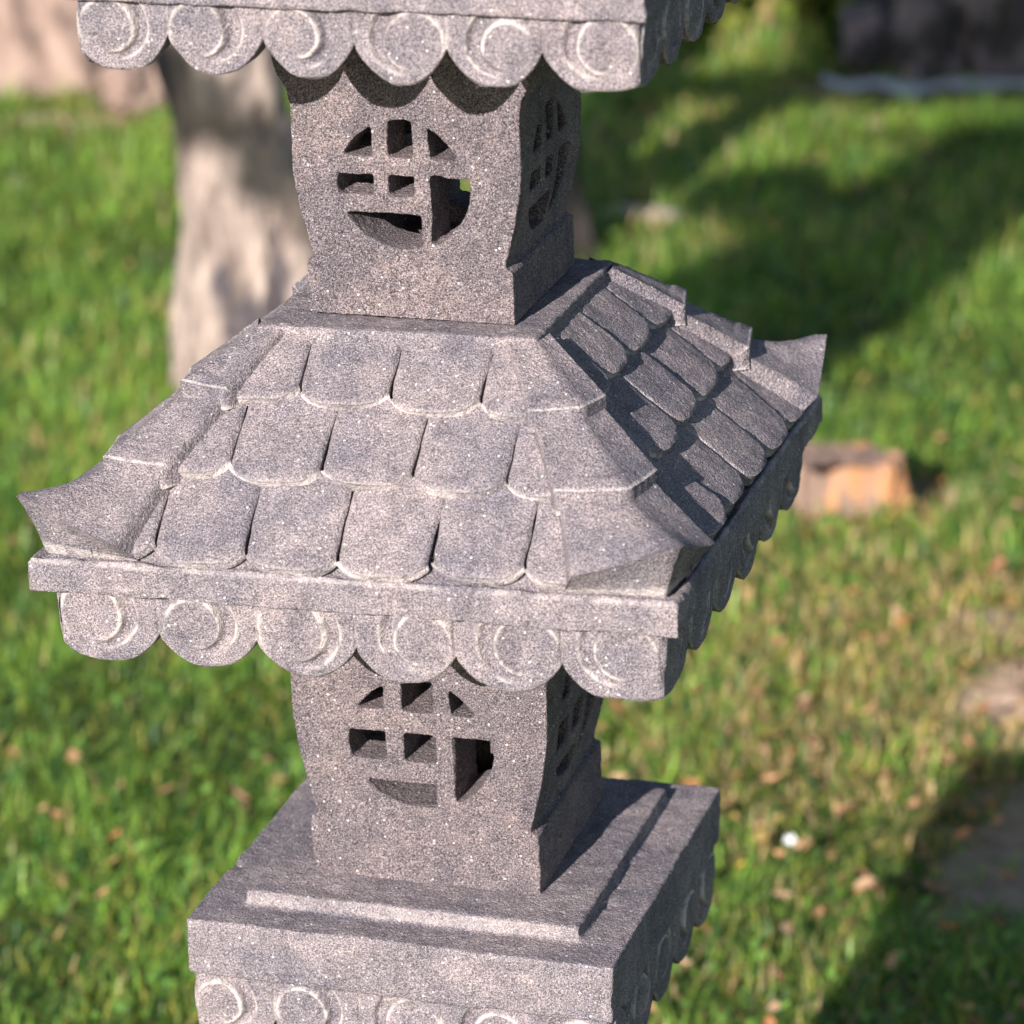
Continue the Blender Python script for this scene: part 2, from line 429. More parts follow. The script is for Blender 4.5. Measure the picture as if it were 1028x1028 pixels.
# ------------------------------------------------------------------ THE LANTERN
lantern = empty('stone_lantern', (0, 0, ZG))
tag(lantern, 'tall square tiered pagoda lantern carved from grey stone, standing on the lawn', 'stone lantern')
def part_empty_transform(o, tr):
    tx, ty, rx, ry, rz = tr
    o.location = (tx, ty, -ZG); o.rotation_euler = (rx, ry, rz)
T_slab = (.0022, .0007, -.0033, .007, -.0012)
T_lh = (-.0042, -.0014, .0132, -.0076, -.0006)
T_roof = (-.0032, -.001, -.0018, -.0112, .0023)
T_uh = (.0004, .0001, .0106, .0016, -.007)
T_up = (.0028, .0009, -.0036, .0034, .0076)

def edge_pale(zs, amt=.5, tol=.0022):
    def f(co, no):
        v = np.zeros(len(co))
        for z, h in zs:
            on = np.exp(-((co[:, 2] - z) / tol) ** 2) * (np.maximum(np.abs(co[:, 0]), np.abs(co[:, 1])) > h - .006)
            v = np.maximum(v, on)
        return v * amt * np.clip(.5 + 1.2 * vnoise(co, 40), 0, 1)
    return f

ENDS = [(0, 1), (1, 0), (0, 0), (0, 0)]
# slab with raised pad, curls below
bm = loft([(.1926, -.4138), (.1926, -.3616), (.1926 - .0004, -.3610), (.1522, -.3606), (.1510, -.3477), (.10, -.3470)])
slab = stonify('base_slab', temp('t', bm), M_roof, .0021, .0013, lantern, 1.0,
               lambda co, no: .16 * ((np.abs(co[:, 2] + .3535) < .008) & (no[:, 1] < -.5) & (co[:, 1] > -.16)) * np.clip(.7 + vnoise(co, 30), .2, 1))  # pad's front face painted slightly paler, imitating the sunlight on it
part_empty_transform(slab, T_slab)
for k in range(4):
    scallop_board(.188, -.4136, -.452, -.482, 5, k, 'scalloped_board', slab, 31 + k, ends=ENDS[k])

# middle roof ----------------------------------------------------------------
def core(name, E, zb, zt, q0, zp0, zp1, zs, parent, bot=None, off=2.0):
    bm = loft([((bot or E), zb), (E, zt - .004), (E - .003, zt), (zs[0] - .004, zs[1] - .004), (q0 - .002, zp0 - .004), (q0, zp0), (q0, zp1 - .002), (q0 - .002, zp1)])
    return stonify(name, temp('t', bm), M_roof, .0022, .0013, parent, off, edge_pale([(zt - .003, E)], .35, .0018))
mid = core('tiled_roof', .275, -.0268, .003, .1225, .150, .1640, (.268, .003), lantern)
part_empty_transform(mid, T_roof)
pitch = .0785
def divs(c, ext=5): return [c + pitch * (i - ext) for i in range(2 * ext + 1)]
tile_slopes(.1215, .1515, .2675, .004, [divs(.006), divs(.0405), divs(-.010)], 'roof_tiles', mid, 11)
for k in range(4): ridge_cap(.1215, .1515, .2675, .004, k, mid, 50 + k)
for k in range(4): scallop_board(.258, -.0264, -.064, -.0912, 6, k, 'scalloped_board', mid, 61 + k, ends=ENDS[k])

# upper roof -----------------------------------------------------------------
zo = .4543
up = core('upper_roof', .2365, zo, zo + .026, .105, zo + .150, zo + .162, (.230, zo + .026), lantern, off=4.0)
part_empty_transform(up, T_up)
pitch = .070
tile_slopes(.104, zo + .1515, .230, zo + .027, [divs(.004), divs(.038), divs(-.006)], 'roof_tiles', up, 12, ts=.9, res=.0035)
for k in range(4): ridge_cap(.104, zo + .1515, .230, zo + .027, k, up, 70 + k, .88)
for k in range(4): scallop_board(.2282, zo + .0005, .4275, .3975, 6, k, 'scalloped_board', up, 81 + k, ends=ENDS[k])
# finial above the frame
bm = bmesh.new()
prof = [(.0, -.01), (.07, 0), (.075, .02), (.045, .035), (.035, .06), (.055, .085), (.062, .115), (.045, .15), (.018, .175), (.0, .19)]
rings = []
for r_, z in prof:
    rings.append([bm.verts.new((max(r_, 1e-4) * math.cos(a), max(r_, 1e-4) * math.sin(a), z + zo + .163)) for a in np.linspace(0, 2 * math.pi, 24, endpoint=False)])
for a, b in zip(rings, rings[1:]):
    for i in range(24): bm.faces.new((a[i], a[(i + 1) % 24], b[(i + 1) % 24], b[i]))
bm.faces.new(rings[0][::-1]); bm.faces.new(rings[-1])
fin = stonify('finial', temp('t', bm), M_roof, .004, .0009, lantern, 6.0); part_empty_transform(fin, T_up)

# houses ---------------------------------------------------------------------
def arc_pts(cx, cz, rx, rz, a0, a1, n=14):
    return [(cx + rx * math.cos(R(a)), cz + rz * math.sin(R(a))) for a in np.linspace(a0, a1, n)]
def window_polys(cx, cz, rx, rz, v1, v2, v3, v4, vg, h1t, h2, h3, h4):
    """seven openings of the round lattice. v1..v2 and v3..v4 the upright bars, h1t above / h2 below the upper bar, h3 above / h4 below the lower"""
    def zc(x): return cz + rz * math.sqrt(max(0, 1 - ((x - cx) / rx) ** 2))
    def xl(z): return cx - rx * math.sqrt(max(0, 1 - ((z - cz) / rz) ** 2))
    def xr(z): return cx + rx * math.sqrt(max(0, 1 - ((z - cz) / rz) ** 2))
    ang = lambda x, z: math.degrees(math.atan2((z - cz) / rz, (x - cx) / rx)) % 360
    P = []
    P.append([(v1, h1t)] + [p for p in arc_pts(cx, cz, rx, rz, ang(v1, zc(v1)), ang(xl(h1t), h1t))])                  # top left
    P.append([(v2, h1t), (v3, h1t)] + arc_pts(cx, cz, rx, rz, ang(v3, zc(v3)), ang(v2, zc(v2)), 6))                    # top middle
    P.append([(v4, h1t)] + arc_pts(cx, cz, rx * .9, rz, ang(xr(h1t), h1t), ang(v4, zc(v4)), 8))                         # top right
    P.append([(v1, h2), (v1, h3)] [::-1] + [(v1, h2)][:0] + [(v1, h2)] + [p for p in [(xl(h2), h2), (cx - rx, (h2 + h3) / 2), (xl(h3), h3)]])  # middle left
    P.append([(v2, h2), (v3 + .001, h2), (v3 + .001, h3), (v2, h3)])                                                    # centre
    zbx = lambda x: cz - rz * math.sqrt(max(0, 1 - ((x - cx) / rx) ** 2))
    P.append([(v4, h2)] + [(xr(h2), h2)] + [p for p in arc_pts(cx, cz, rx, rz, ang(xr(h2), h2), ang(v4, zbx(v4)) - 360)])  # right, tall
    P.append([(vg, h4)] + [(xl(h4), h4)] + arc_pts(cx, cz, rx, rz, ang(xl(h4), h4), ang(vg, zbx(vg))))                  # bottom left
    return P
def house(name, prof, zb, zt, half_y, win, wall, tr, off, parent, plinth, hi_w):
    # outline in x-z from the profile, extruded along y
    poly = [(x, z) for x, z in prof] + [(-x, z) for x, z in prof[::-1]]
    o = temp('t', prism(poly, 1, -half_y, half_y))
    cav = hi_w - wall
    boolean(o, temp('c', loft([(cav, zb + plinth), (cav, zt - .02)])))
    n0 = 0
    for axis in (1, 0):
        for i, pg in enumerate(window_polys(*win)):
            for sgn in (-1, 1):
                a0, a1 = (-(half_y + .05), -(cav - .01)) if sgn < 0 else (cav - .01, half_y + .05)
                u = [((x if (sgn < 0) == (axis == 1) else -x), z) for x, z in pg]
                boolean(o, temp('c', prism(u, axis, a0, a1)))
    ob = stonify(name, o, M_house, .0014, .0012, parent, off, None, .25)
    part_empty_transform(ob, tr)
    return ob
def barrel(pl, zb, zl, lo, hi, zpk, top):
    p = [(pl, zb), (pl + .0003, zl - .003), (pl - .0012, zl - .0008), (lo + .0012, zl + .0002), (lo, zl + .003)]
    p += [(lo + (hi - lo) * math.sin(math.pi / 2 * t), zl + .003 + (zpk - zl - .003) * t) for t in np.linspace(.06, 1, 14)]
    return p + top
lh_prof = barrel(.1041, -.3474, -.289, .0975, .1160, -.175, [(.1158, -.14), (.1145, -.10), (.1125, -.06), (.110, -.02)])
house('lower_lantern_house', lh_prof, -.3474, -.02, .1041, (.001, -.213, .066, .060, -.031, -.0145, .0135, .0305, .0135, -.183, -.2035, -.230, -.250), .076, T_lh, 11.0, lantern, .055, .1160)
uh_prof = barrel(.0897, .1677, .2145, .0835, .0990, .305, [(.0988, .325), (.0985, .345), (.1010, .358), (.1085, .370), (.113, .384), (.115, .41), (.115, .4555)])
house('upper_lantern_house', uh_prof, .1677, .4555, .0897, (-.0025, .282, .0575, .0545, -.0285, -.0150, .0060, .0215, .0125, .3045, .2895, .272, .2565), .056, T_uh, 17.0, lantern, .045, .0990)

# pedestal below the frame
bm = loft([(.205, ZG - .03), (.205, -1.10), (.165, -1.09), (.160, -1.06), (.125, -1.05), (.118, -.80), (.130, -.60), (.150, -.50), (.150, -.41)])
ped = stonify('pedestal', temp('t', bm), M_roof, .004, .001, lantern, 8.0); part_empty_transform(ped, T_slab)

# ------------------------------------------------------------------ CAMERA
CP = Vector((0.9320408669805105, -2.8473899705689396, 1.0394966797241274))
r = Vector((0.9580406752532454, 0.28549706047995804, -0.025485152885726937))
u = Vector((-0.07370635429544001, 0.3313031198049095, 0.9406410665838533))
f = Vector((-0.276993570136169, 0.8992939848930588, -0.3384448121014448))
cd = bpy.data.cameras.new('camera'); cam = bpy.data.objects.new('camera', cd); COL.objects.link(cam)
Mx = Matrix(((r.x, u.x, -f.x, CP.x), (r.y, u.y, -f.y, CP.y), (r.z, u.z, -f.z, CP.z), (0, 0, 0, 1)))
cam.matrix_world = Mx
cd.sensor_width = 36; cd.sensor_height = 36; cd.sensor_fit = 'HORIZONTAL'
FPX = 3662.761; cd.lens = 36 * FPX / 1028
cd.clip_start = .05; cd.clip_end = 1000
cd.dof.use_dof = True; cd.dof.focus_distance = 3.06; cd.dof.aperture_fstop = (cd.lens / 1000) / .0245; cd.dof.aperture_blades = 8
S.camera = cam
def un(px, py, z=ZG):
    d = f + r * ((px - 514) / FPX) - u * ((py - 514) / FPX)
    return CP + d * ((z - CP.z) / d.z)

# ------------------------------------------------------------------ GROUND
bare_spots = [(un(1006, 708), .10, .12, 1.0), (un(1040, 690), .13, .10, 1.0), (un(1022, 850), .10, .26, .7), (un(1000, 630), .10, .10, .6),
              (un(45, 122), .26, .10, .8), (un(860, 500), .16, .10, .5), (un(935, 98), .36, .10, 1.2), (un(650, 221), .14, .07, .8), (un(1120, 720), .16, .20, 1.0), (un(120, 296), .34, .016, .6), (un(40, 60), .9, .35, .9)]
def bare(x, y):
    b = np.zeros_like(x)
    nz = vnoise(np.stack([x, y, x * 0], -1), 6) * .45 + vnoise(np.stack([x, y, x * 0 + 3], -1), 19) * .5
    for c, rx, ry, s in bare_spots:
        d = np.sqrt(((x - c.x) / rx) ** 2 + ((y - c.y) / ry) ** 2) + nz
        b = np.maximum(b, s * np.clip((1.25 - d) / .5, 0, 1))
    gn = vnoise(np.stack([x, y, x * 0 + 9], -1), 3.5)
    b = np.maximum(b, .35 * np.clip((gn - .45) / .3, 0, 1))
    return b
HOL = un(950, 492)
def hollow(x, y):
    d = np.sqrt(((x - HOL.x) / .105) ** 2 + ((y - HOL.y - .35 * (x - HOL.x)) / .055) ** 2) + .35 * vnoise(np.stack([x, y, x * 0 + 80], -1), 14)
    return np.clip(1.3 - d, 0, 1)
def ghz(x, y):
    return ZG - .085 * hollow(x, y) + .012 * vnoise(np.stack([x, y, x * 0 + 1], -1), 2.2) + .006 * vnoise(np.stack([x, y, x * 0 + 1], -1), 8)
xs = np.concatenate([-np.geomspace(300, 6.2, 16), np.arange(-6, 3, .035), np.geomspace(3.1, 300, 16)])
ys = np.concatenate([-np.geomspace(300, 4.2, 16), np.arange(-4, -.5, .2), np.arange(-.5, 9, .025), np.geomspace(9.1, 400, 16)])
X, Y = np.meshgrid(xs, ys, indexing='ij')
acc = Acc(); B_ = bare(X, Y) * ((np.abs(X) < 12) & (np.abs(Y) < 14))
Zg = ghz(X, Y) - .006 * B_ + B_ * (.010 * vnoise(np.stack([X, Y, X * 0 + 5], -1), 16) + .006 * vnoise(np.stack([X, Y, X * 0 + 6], -1), 37))
acc.grid(np.stack([X, Y, Zg], -1), B_)
g = acc.build('ground', M_ground); tag(g, kind='structure')

# ------------------------------------------------------------------ GRASS (stuff)
def frustum_points(n, y0=4.35, pad=.12):
    """random lawn points in the area the photograph (and a step to its side) can see, denser where nearer"""
    out = []
    need = n
    while need > 0:
        px = rng.uniform(-260, 1290, need * 2); 
        dep = rng.uniform(0, 1, need * 2)
        # depth along view: from 4.4 to 12.5, denser near
        D = 4.35 + (12.8 - 4.35) * dep ** 1.25
        k = (px - 514) / FPX * D
        fx, fy = f.x / math.hypot(f.x, f.y), f.y / math.hypot(f.x, f.y)
        # horizontal distance for that depth on the ground
        hd = (D - (CP.z - ZG) * (-f.z)) / math.hypot(f.x, f.y)
        x = CP.x + fx * hd + r.x * k; y = CP.y + fy * hd + r.y * k
        keep = rng.uniform(0, 1, need * 2) < .35 + .65 * np.minimum(1, D / 7)
        x, y, D = x[keep], y[keep], D[keep]
        out.append(np.stack([x, y, D], -1)); need -= len(x)
    return np.concatenate(out)[:n]
def grass():
    N = 215000
    P = frustum_points(N)
    x, y, D = P.T
    b = bare(x, y)
    # tufts: pull points towards random centres
    keep = rng.uniform(0, 1, N) > np.clip(np.maximum(b * 1.25, 1.8 * hollow(x, y)), 0, .90)
    keep &= ~((np.abs(x) < .19) & (np.abs(y) < .19))
    x, y, D, b = x[keep], y[keep], D[keep], b[keep]
    n = len(x); z = ghz(x, y)
    cl = vnoise(np.stack([x, y, x * 0 + 20], -1), 7); cl2 = vnoise(np.stack([x, y, x * 0 + 30], -1), 2.2)
    dryp = np.clip(.12 + .25 * cl2 + .80 * np.exp(-(((x - .05) / .45) ** 2 + ((y - 2.4) / .75) ** 2)) + b * .5, .04, .9)
    L = rng.uniform(.022, .068, n) * (1 + .35 * cl) * (1 - .45 * np.clip(b * 1.5, 0, 1)) * (1 + .1 * (D - 5))
    W = rng.uniform(.0022, .0060, n) * (1 + .16 * (D - 4.5))
    az = rng.uniform(0, 2 * np.pi, n) + 1.2 * vnoise(np.stack([x, y, x * 0 + 40], -1), 9)
    lean = rng.uniform(.3, 2.1, n)
    dx, dy = np.cos(az), np.sin(az); sx, sy = -dy, dx
    tw = rng.uniform(-.6, .6, n)
    K = 4; V = np.zeros((n, K, 2, 3))
    for i in range(K):
        t = i / (K - 1); wv = W * (1 - t ** 1.8 * .92) * .5
        hor = L * lean * (t ** 1.6) * .75; ver = L * (t * (1 - .18 * lean) - .20 * lean * t * t)
        cx = x + dx * hor; cy = y + dy * hor; cz = z + ver - .004
        for s_, sg in ((0, -1), (1, 1)):
            V[:, i, s_, 0] = cx + sg * wv * (sx + tw * dx * t); V[:, i, s_, 1] = cy + sg * wv * (sy + tw * dy * t); V[:, i, s_, 2] = cz + sg * wv * tw * .4
    base = np.arange(n)[:, None] * (K * 2)
    F = np.concatenate([base + np.array([2 * i, 2 * i + 1, 2 * i + 3, 2 * i + 2]) for i in range(K - 1)], 0)
    # colours
    h = rng.uniform(0, 1, n)[:, None]; v = (rng.uniform(.5, 1.35, n) * (1 + .38 * cl + .25 * cl2))[:, None]
    g1 = np.array([.125, .265, .042]); g2 = np.array([.290, .425, .078]); g3 = np.array([.055, .150, .045])
    c = np.where(h < .25, g3, g1 * (1 - h) + g2 * h) * v
    dry = rng.uniform(0, 1, n) < dryp * .68
    yel = rng.uniform(0, 1, n) < .10
    c[dry] = (np.array([.62, .44, .22]) * rng.uniform(.55, 1.25, (dry.sum(), 1)) * np.array([1, 1, 1]) + rng.uniform(-.03, .03, (dry.sum(), 3)))
    c[yel] = np.array([.40, .38, .08]) * rng.uniform(.7, 1.2, (yel.sum(), 1))
    c = np.clip(c, .005, .9)
    col = np.repeat(c, K * 2, 0)
    # broad weed leaves scattered through the blades
    m = 11000; Q = frustum_points(m); qx, qy, qD = Q.T; kb = (bare(qx, qy) < .5) & (vnoise(np.stack([qx, qy, qx * 0 + 50], -1), 3) > -.25) & ~((np.abs(qx) < .2) & (np.abs(qy) < .2))
    qx, qy, qD = qx[kb], qy[kb], qD[kb]; m = len(qx); qz = ghz(qx, qy) + rng.uniform(.012, .055, m)
    rr = rng.uniform(.004, .0105, m) * (1 + .08 * (qD - 5)); a = rng.uniform(0, 6.28, m); tl = rng.uniform(-.6, .6, (m, 2)); el = rng.uniform(.45, 1, m)
    ang = np.arange(8) * np.pi / 4
    ex = np.cos(ang)[None] * rr[:, None]; ey = np.sin(ang)[None] * (rr * el)[:, None]
    lx = ex * np.cos(a)[:, None] - ey * np.sin(a)[:, None]; ly = ex * np.sin(a)[:, None] + ey * np.cos(a)[:, None]
    WV = np.stack([qx[:, None] + lx, qy[:, None] + ly, qz[:, None] + lx * tl[:, :1] + ly * tl[:, 1:] - .15 * (lx ** 2 + ly ** 2) / rr[:, None]], -1)
    bb = np.arange(m)[:, None] * 8
    F8 = np.concatenate([bb + np.array([0, 1, 2, 3]), bb + np.array([0, 3, 4, 7]), bb + np.array([4, 5, 6, 7])], 0)
    wc = np.array([.14, .27, .06]) * rng.uniform(.6, 1.5, (m, 1)) + np.array([.05, .04, 0]) * rng.uniform(0, 1, (m, 1))
    V = V.reshape(-1, 3); nb = len(V)
    o = fast_mesh('grass', np.concatenate([V, WV.reshape(-1, 3)]), np.concatenate([F, F8 + nb]), M_grass, np.concatenate([col, np.repeat(wc, 8, 0)]))
    return tag(o, 'green lawn grass with dry straw-coloured blades mixed in', 'grass', kind='stuff')
grass()

def leaf_geo(cx, cy, cz, size, a, curl, tilt, elong):
    """curled leaf: 5 x 3 grid"""
    n = len(cx); uu = np.linspace(-1, 1, 5); vv = np.linspace(-1, 1, 3)
    U, Vv = np.meshgrid(uu, vv, indexing='ij'); wid = np.sqrt(np.clip(1.02 - U ** 2, .02, 1)) * (1 - .25 * U)
    lx = U[None] * size[:, None, None]; ly = (Vv * wid)[None] * (size * elong)[:, None, None]
    lz = (curl * size)[:, None, None] * (Vv[None] ** 2 * .8 + U[None] ** 2 * .5)
    ca, sa = np.cos(a)[:, None, None], np.sin(a)[:, None, None]
    wx = lx * ca - ly * sa; wy = lx * sa + ly * ca
    wz = lz + lx * tilt[:, 0][:, None, None] + ly * tilt[:, 1][:, None, None]
    V = np.stack([cx[:, None, None] + wx, cy[:, None, None] + wy, cz[:, None, None] + wz], -1).reshape(n, 15, 3)
    q = np.array([[i * 3 + j, (i + 1) * 3 + j, (i + 1) * 3 + j + 1, i * 3 + j + 1] for i in range(4) for j in range(2)])
    F = (np.arange(n)[:, None, None] * 15 + q[None]).reshape(-1, 4)
    return V.reshape(-1, 3), F
def litter():
    n = 6500; P = frustum_points(n); x, y, D = P.T
    w = .035 + 1.4 * np.exp(-(((x - .02) / .5) ** 2 + ((y - 2.3) / .8) ** 2)) + .6 * np.exp(-(((x + .3) / .3) ** 2 + ((y - 3.1) / .25) ** 2)) + 2 * np.exp(-(((x - un(1000, 625).x) / .14) ** 2 + ((y - un(1000, 625).y) / .16) ** 2)) + .3 * (vnoise(np.stack([x, y, x * 0 + 60], -1), 3) > .3)
    w = w * (.35 + 1.6 * np.clip(.3 + vnoise(np.stack([x, y, x * 0 + 70], -1), 7), 0, 1)) + .5 * bare(x, y)
    k = (rng.uniform(0, 1, n) < w * .75) & ~((np.abs(x) < .2) & (np.abs(y) < .2)); x, y, D = x[k], y[k], D[k]; n = len(x)
    V, F = leaf_geo(x, y, ghz(x, y) + rng.uniform(.012, .05, n), rng.uniform(.005, .016, n), rng.uniform(0, 6.28, n), rng.uniform(.1, .7, n), rng.uniform(-.6, .6, (n, 2)), rng.uniform(.35, .75, n))
    pal = np.array([[.55, .24, .11], [.58, .31, .17], [.42, .22, .12], [.50, .32, .20], [.50, .34, .12], [.25, .13, .08]])
    c = pal[rng.integers(0, 6, n)] * rng.uniform(.7, 1.15, (n, 1))
    o = fast_mesh('leaf_litter', V, F, M_litter, np.repeat(c, 15, 0), smooth=True)
    tag(o, 'small dry orange and brown leaves fallen among the grass', 'fallen leaves', kind='stuff')
litter()
# the few fallen leaves one can pick out
big = [(618, 748, .030, (.62, .30, .14), 'large orange leaf in the grass right of the lower lantern house'),
       (362, -99, 0, None, None),
       (117, 878, .020, (.60, .24, .10), 'orange leaf in the left lawn beside the base slab'),
       (104, 938, .020, (.62, .30, .18), 'pinkish brown leaf nearest the bottom left of the lawn'),
       (743, 908, .013, (.80, .52, .08), 'small yellow leaf in the grass right of the base slab'),
       (863, 488, .034, (.75, .36, .18), 'bright orange leaf leaning against the low tree stump'),
       (1000, 604, .034, (.52, .22, .13), 'reddish brown leaf by the bare earth at the right'),
       (800, 722, .022, (.66, .34, .16), 'curled orange leaf in the grass midway between lantern and bare earth')]
for px, py, sz, c, lab in big:
    if not lab: continue
    p = un(px, py); one = np.ones(1)
    sz *= .72
    V, F = leaf_geo(one * 0, one * 0, one * 0, one * sz, one * rng.uniform(0, 6), one * .35, np.array([[.1, -.55]]), one * .62)
    o = fast_mesh('fallen_leaf', V, F, M_litter, np.repeat(np.array([c]), 15, 0), smooth=True); o.location = (p.x, p.y, ZG + .058)
    tag(o, lab, 'leaf', 'dry leaves lying on the lawn')
# white blossom
for px, py, lab in ((793, 886, 'small white blossom in the grass right of the base slab'),):
    p = un(px, py); V = []; F = []
    for i in range(5):
        a0 = i * 1.2566; one = np.ones(1)
        v, ff = leaf_geo(one * .005 * math.cos(a0), one * .005 * math.sin(a0), one * 0, one * .005, one * a0, one * .4, np.zeros((1, 2)), one * .6)
        F.append(ff + 15 * i); V.append(v)
    m_ = bpy.data.materials.get('white_petal')
    if not m_: m_ = simple_noise_mat('white_petal', (.75, .75, .75), (.85, .84, .82), 40)
    o = fast_mesh('white_blossom', np.concatenate(V), np.concatenate(F), m_, smooth=True); o.location = (p.x, p.y, ZG + .065); o.rotation_euler = (.5, 0, 0)
    tag(o, lab, 'flower')

# ------------------------------------------------------------------ TREES
def trunk_mesh(name, path, radii, mat, parent, seed, flare=0.0, seg=28, lobes=5):
    """tapered trunk through the given points with buttressed foot"""
    acc = Acc(); path = [Vector(p) for p in path]; rows = []
    N = 0; pts = []; rad = []
    for i in range(len(path) - 1):
        n = max(3, int((path[i + 1] - path[i]).length / .035))
        for j in range(n):
            t = j / n; pts.append(path[i].lerp(path[i + 1], t)); rad.append(radii[i] * (1 - t) + radii[i + 1] * t)
    pts.append(path[-1]); rad.append(radii[-1])
    th = np.linspace(0, 2 * np.pi, seg + 1)
    for p, r_ in zip(pts, rad):
        hgt = p.z - path[0].z
        fl = 1 + flare * math.exp(-hgt / .16)
        rr = r_ * fl * (1 + .10 * np.cos(lobes * th + seed) * math.exp(-hgt / .5) + .05 * np.cos(3 * th + seed * 2 + hgt * 2))
        ring = np.stack([p.x + rr * np.cos(th), p.y + rr * np.sin(th), np.full_like(th, p.z)], -1)
        rows.append(ring)
    P = np.array(rows)
    c = np.array([[p.x, p.y, p.z] for p in pts])[:, None, :]
    nrm = P - c; nrm /= np.linalg.norm(nrm, axis=-1, keepdims=True) + 1e-9
    d = .020 * vnoise(P * np.array([1, 1, .4]), 11, seed) + .012 * vnoise(P * np.array([1, 1, .35]), 34, seed)
    P = P + nrm * d[..., None]; P[:, -1] = P[:, 0]
    acc.grid(P); return acc, P
def crown_mesh(name, lobes, n, size, cols, mat, parent, seed):
    rr = np.random.default_rng(int(seed)); V = []; tot = sum(l[3] * l[4] * l[5] for l in lobes)
    cen = []
    for (cx, cy, cz, rx, ry, rz) in lobes:
        m = int(n * rx * ry * rz / tot) + 40
        d = rr.normal(size=(m, 3)); d /= np.linalg.norm(d, axis=1)[:, None]; q = d * (rr.uniform(0, 1, (m, 1)) ** .45)
        # clumps
        q = q + .18 * np.round(rr.normal(size=(m, 3)) * .5)
        cen.append(q * np.array([rx, ry, rz]) + np.array([cx, cy, cz]))
    C_ = np.concatenate(cen); k = vnoise(C_, 3.2 / max(.3, lobes[0][3]), seed) > -.42; C_ = C_[k]; n = len(C_)
    s = rr.uniform(.6, 1.3, n) * size; a = rr.uniform(0, 6.28, n)
    V, F = leaf_geo(C_[:, 0], C_[:, 1], C_[:, 2], s, a, rr.uniform(-.3, .4, n), rr.uniform(-1.2, 1.2, (n, 2)), rr.uniform(.35, .6, n))
    c = np.array(cols)[rr.integers(0, len(cols), n)] * rr.uniform(.6, 1.3, (n, 1))
    return fast_mesh(name, V, F, mat, np.repeat(c, 15, 0), smooth=False, parent=parent)
GREEN = [(.05, .11, .025), (.08, .16, .03), (.035, .085, .03), (.13, .20, .04)]
def tree(loc, path, radii, mat, lobes, n, leafsize, label, seed, flare=.5, branches=(), group=None, cols=GREEN, name='tree'):
    t = empty(name, loc); tag(t, label, 'tree', group)
    acc, P = trunk_mesh('trunk', path, radii, mat, t, seed, flare)
    for bpth, brad in branches:
        a2, _ = trunk_mesh('b', bpth, brad, mat, t, seed + 1, 0, 12, 3)
        acc.add(a2.V[0], a2.F)
    acc.build('trunk', mat, t)
    crown_mesh('crown', lobes, n, leafsize, cols, M_leaf, t, seed)
    return t
# pale trunk behind the lantern on the left
p = un(240, 392)
tree((p.x, p.y, ZG), [(.0, 0, -.05), (.015, 0, .35), (-.015, .02, .72), (-.32, .08, 1.25), (-.75, .15, 2.6)], [.118, .110, .122, .11, .09], M_bark,
     [(-1.0, .2, 3.2, .9, .9, .6), (-1.5, .5, 3.4, .6, .6, .5)], 2600, .05, 'pale pinkish tree trunk with dark patches, behind the lantern on the left', 3.0, .42,
     branches=[([(.150, -.03, -.05), (.145, -.02, .25), (.10, .0, .50), (.03, .02, .72)], [.085, .070, .06, .04]),
               ([(-.45, .1, 1.7), (-1.1, .3, 2.4), (-1.4, .5, 3.1)], [.07, .05, .03])])
# slim trunk just right of the upper house, its shade painted into dark bark
p = un(545, 262)
tree((p.x, p.y, ZG), [(0, 0, -.05), (-.03, 0, .5), (-.05, 0, 1.6), (0, 0, 2.6)], [.085, .07, .065, .05], M_barkd,
     [(0, .2, 3.0, .7, .7, .5)], 1600, .05, 'slim brown trunk with its shade painted dark, half hidden behind the upper lantern house', 5.0, .55)
# far left pale trunk, only its foot in view
p = un(28, 88)
tree((p.x, p.y + .1, ZG), [(0, 0, -.05), (0, 0, .7), (0, .1, 2.6)], [.20, .17, .13], M_barkp,
     [(0, .3, 3.3, 1.0, 1.0, .6)], 1800, .06, 'wide pale pink trunk foot at the top left corner of the lawn', 9.0, .25)
p = un(738, 8)
tree((p.x, p.y + .15, ZG), [(0, 0, -.05), (.02, 0, .9), (0, .1, 2.6)], [.10, .085, .07], M_barkp,
     [(0, .3, 3.2, .8, .8, .5)], 1200, .06, 'pinkish grey trunk among the shrubs at the far end of the lawn', 12.0, .2)

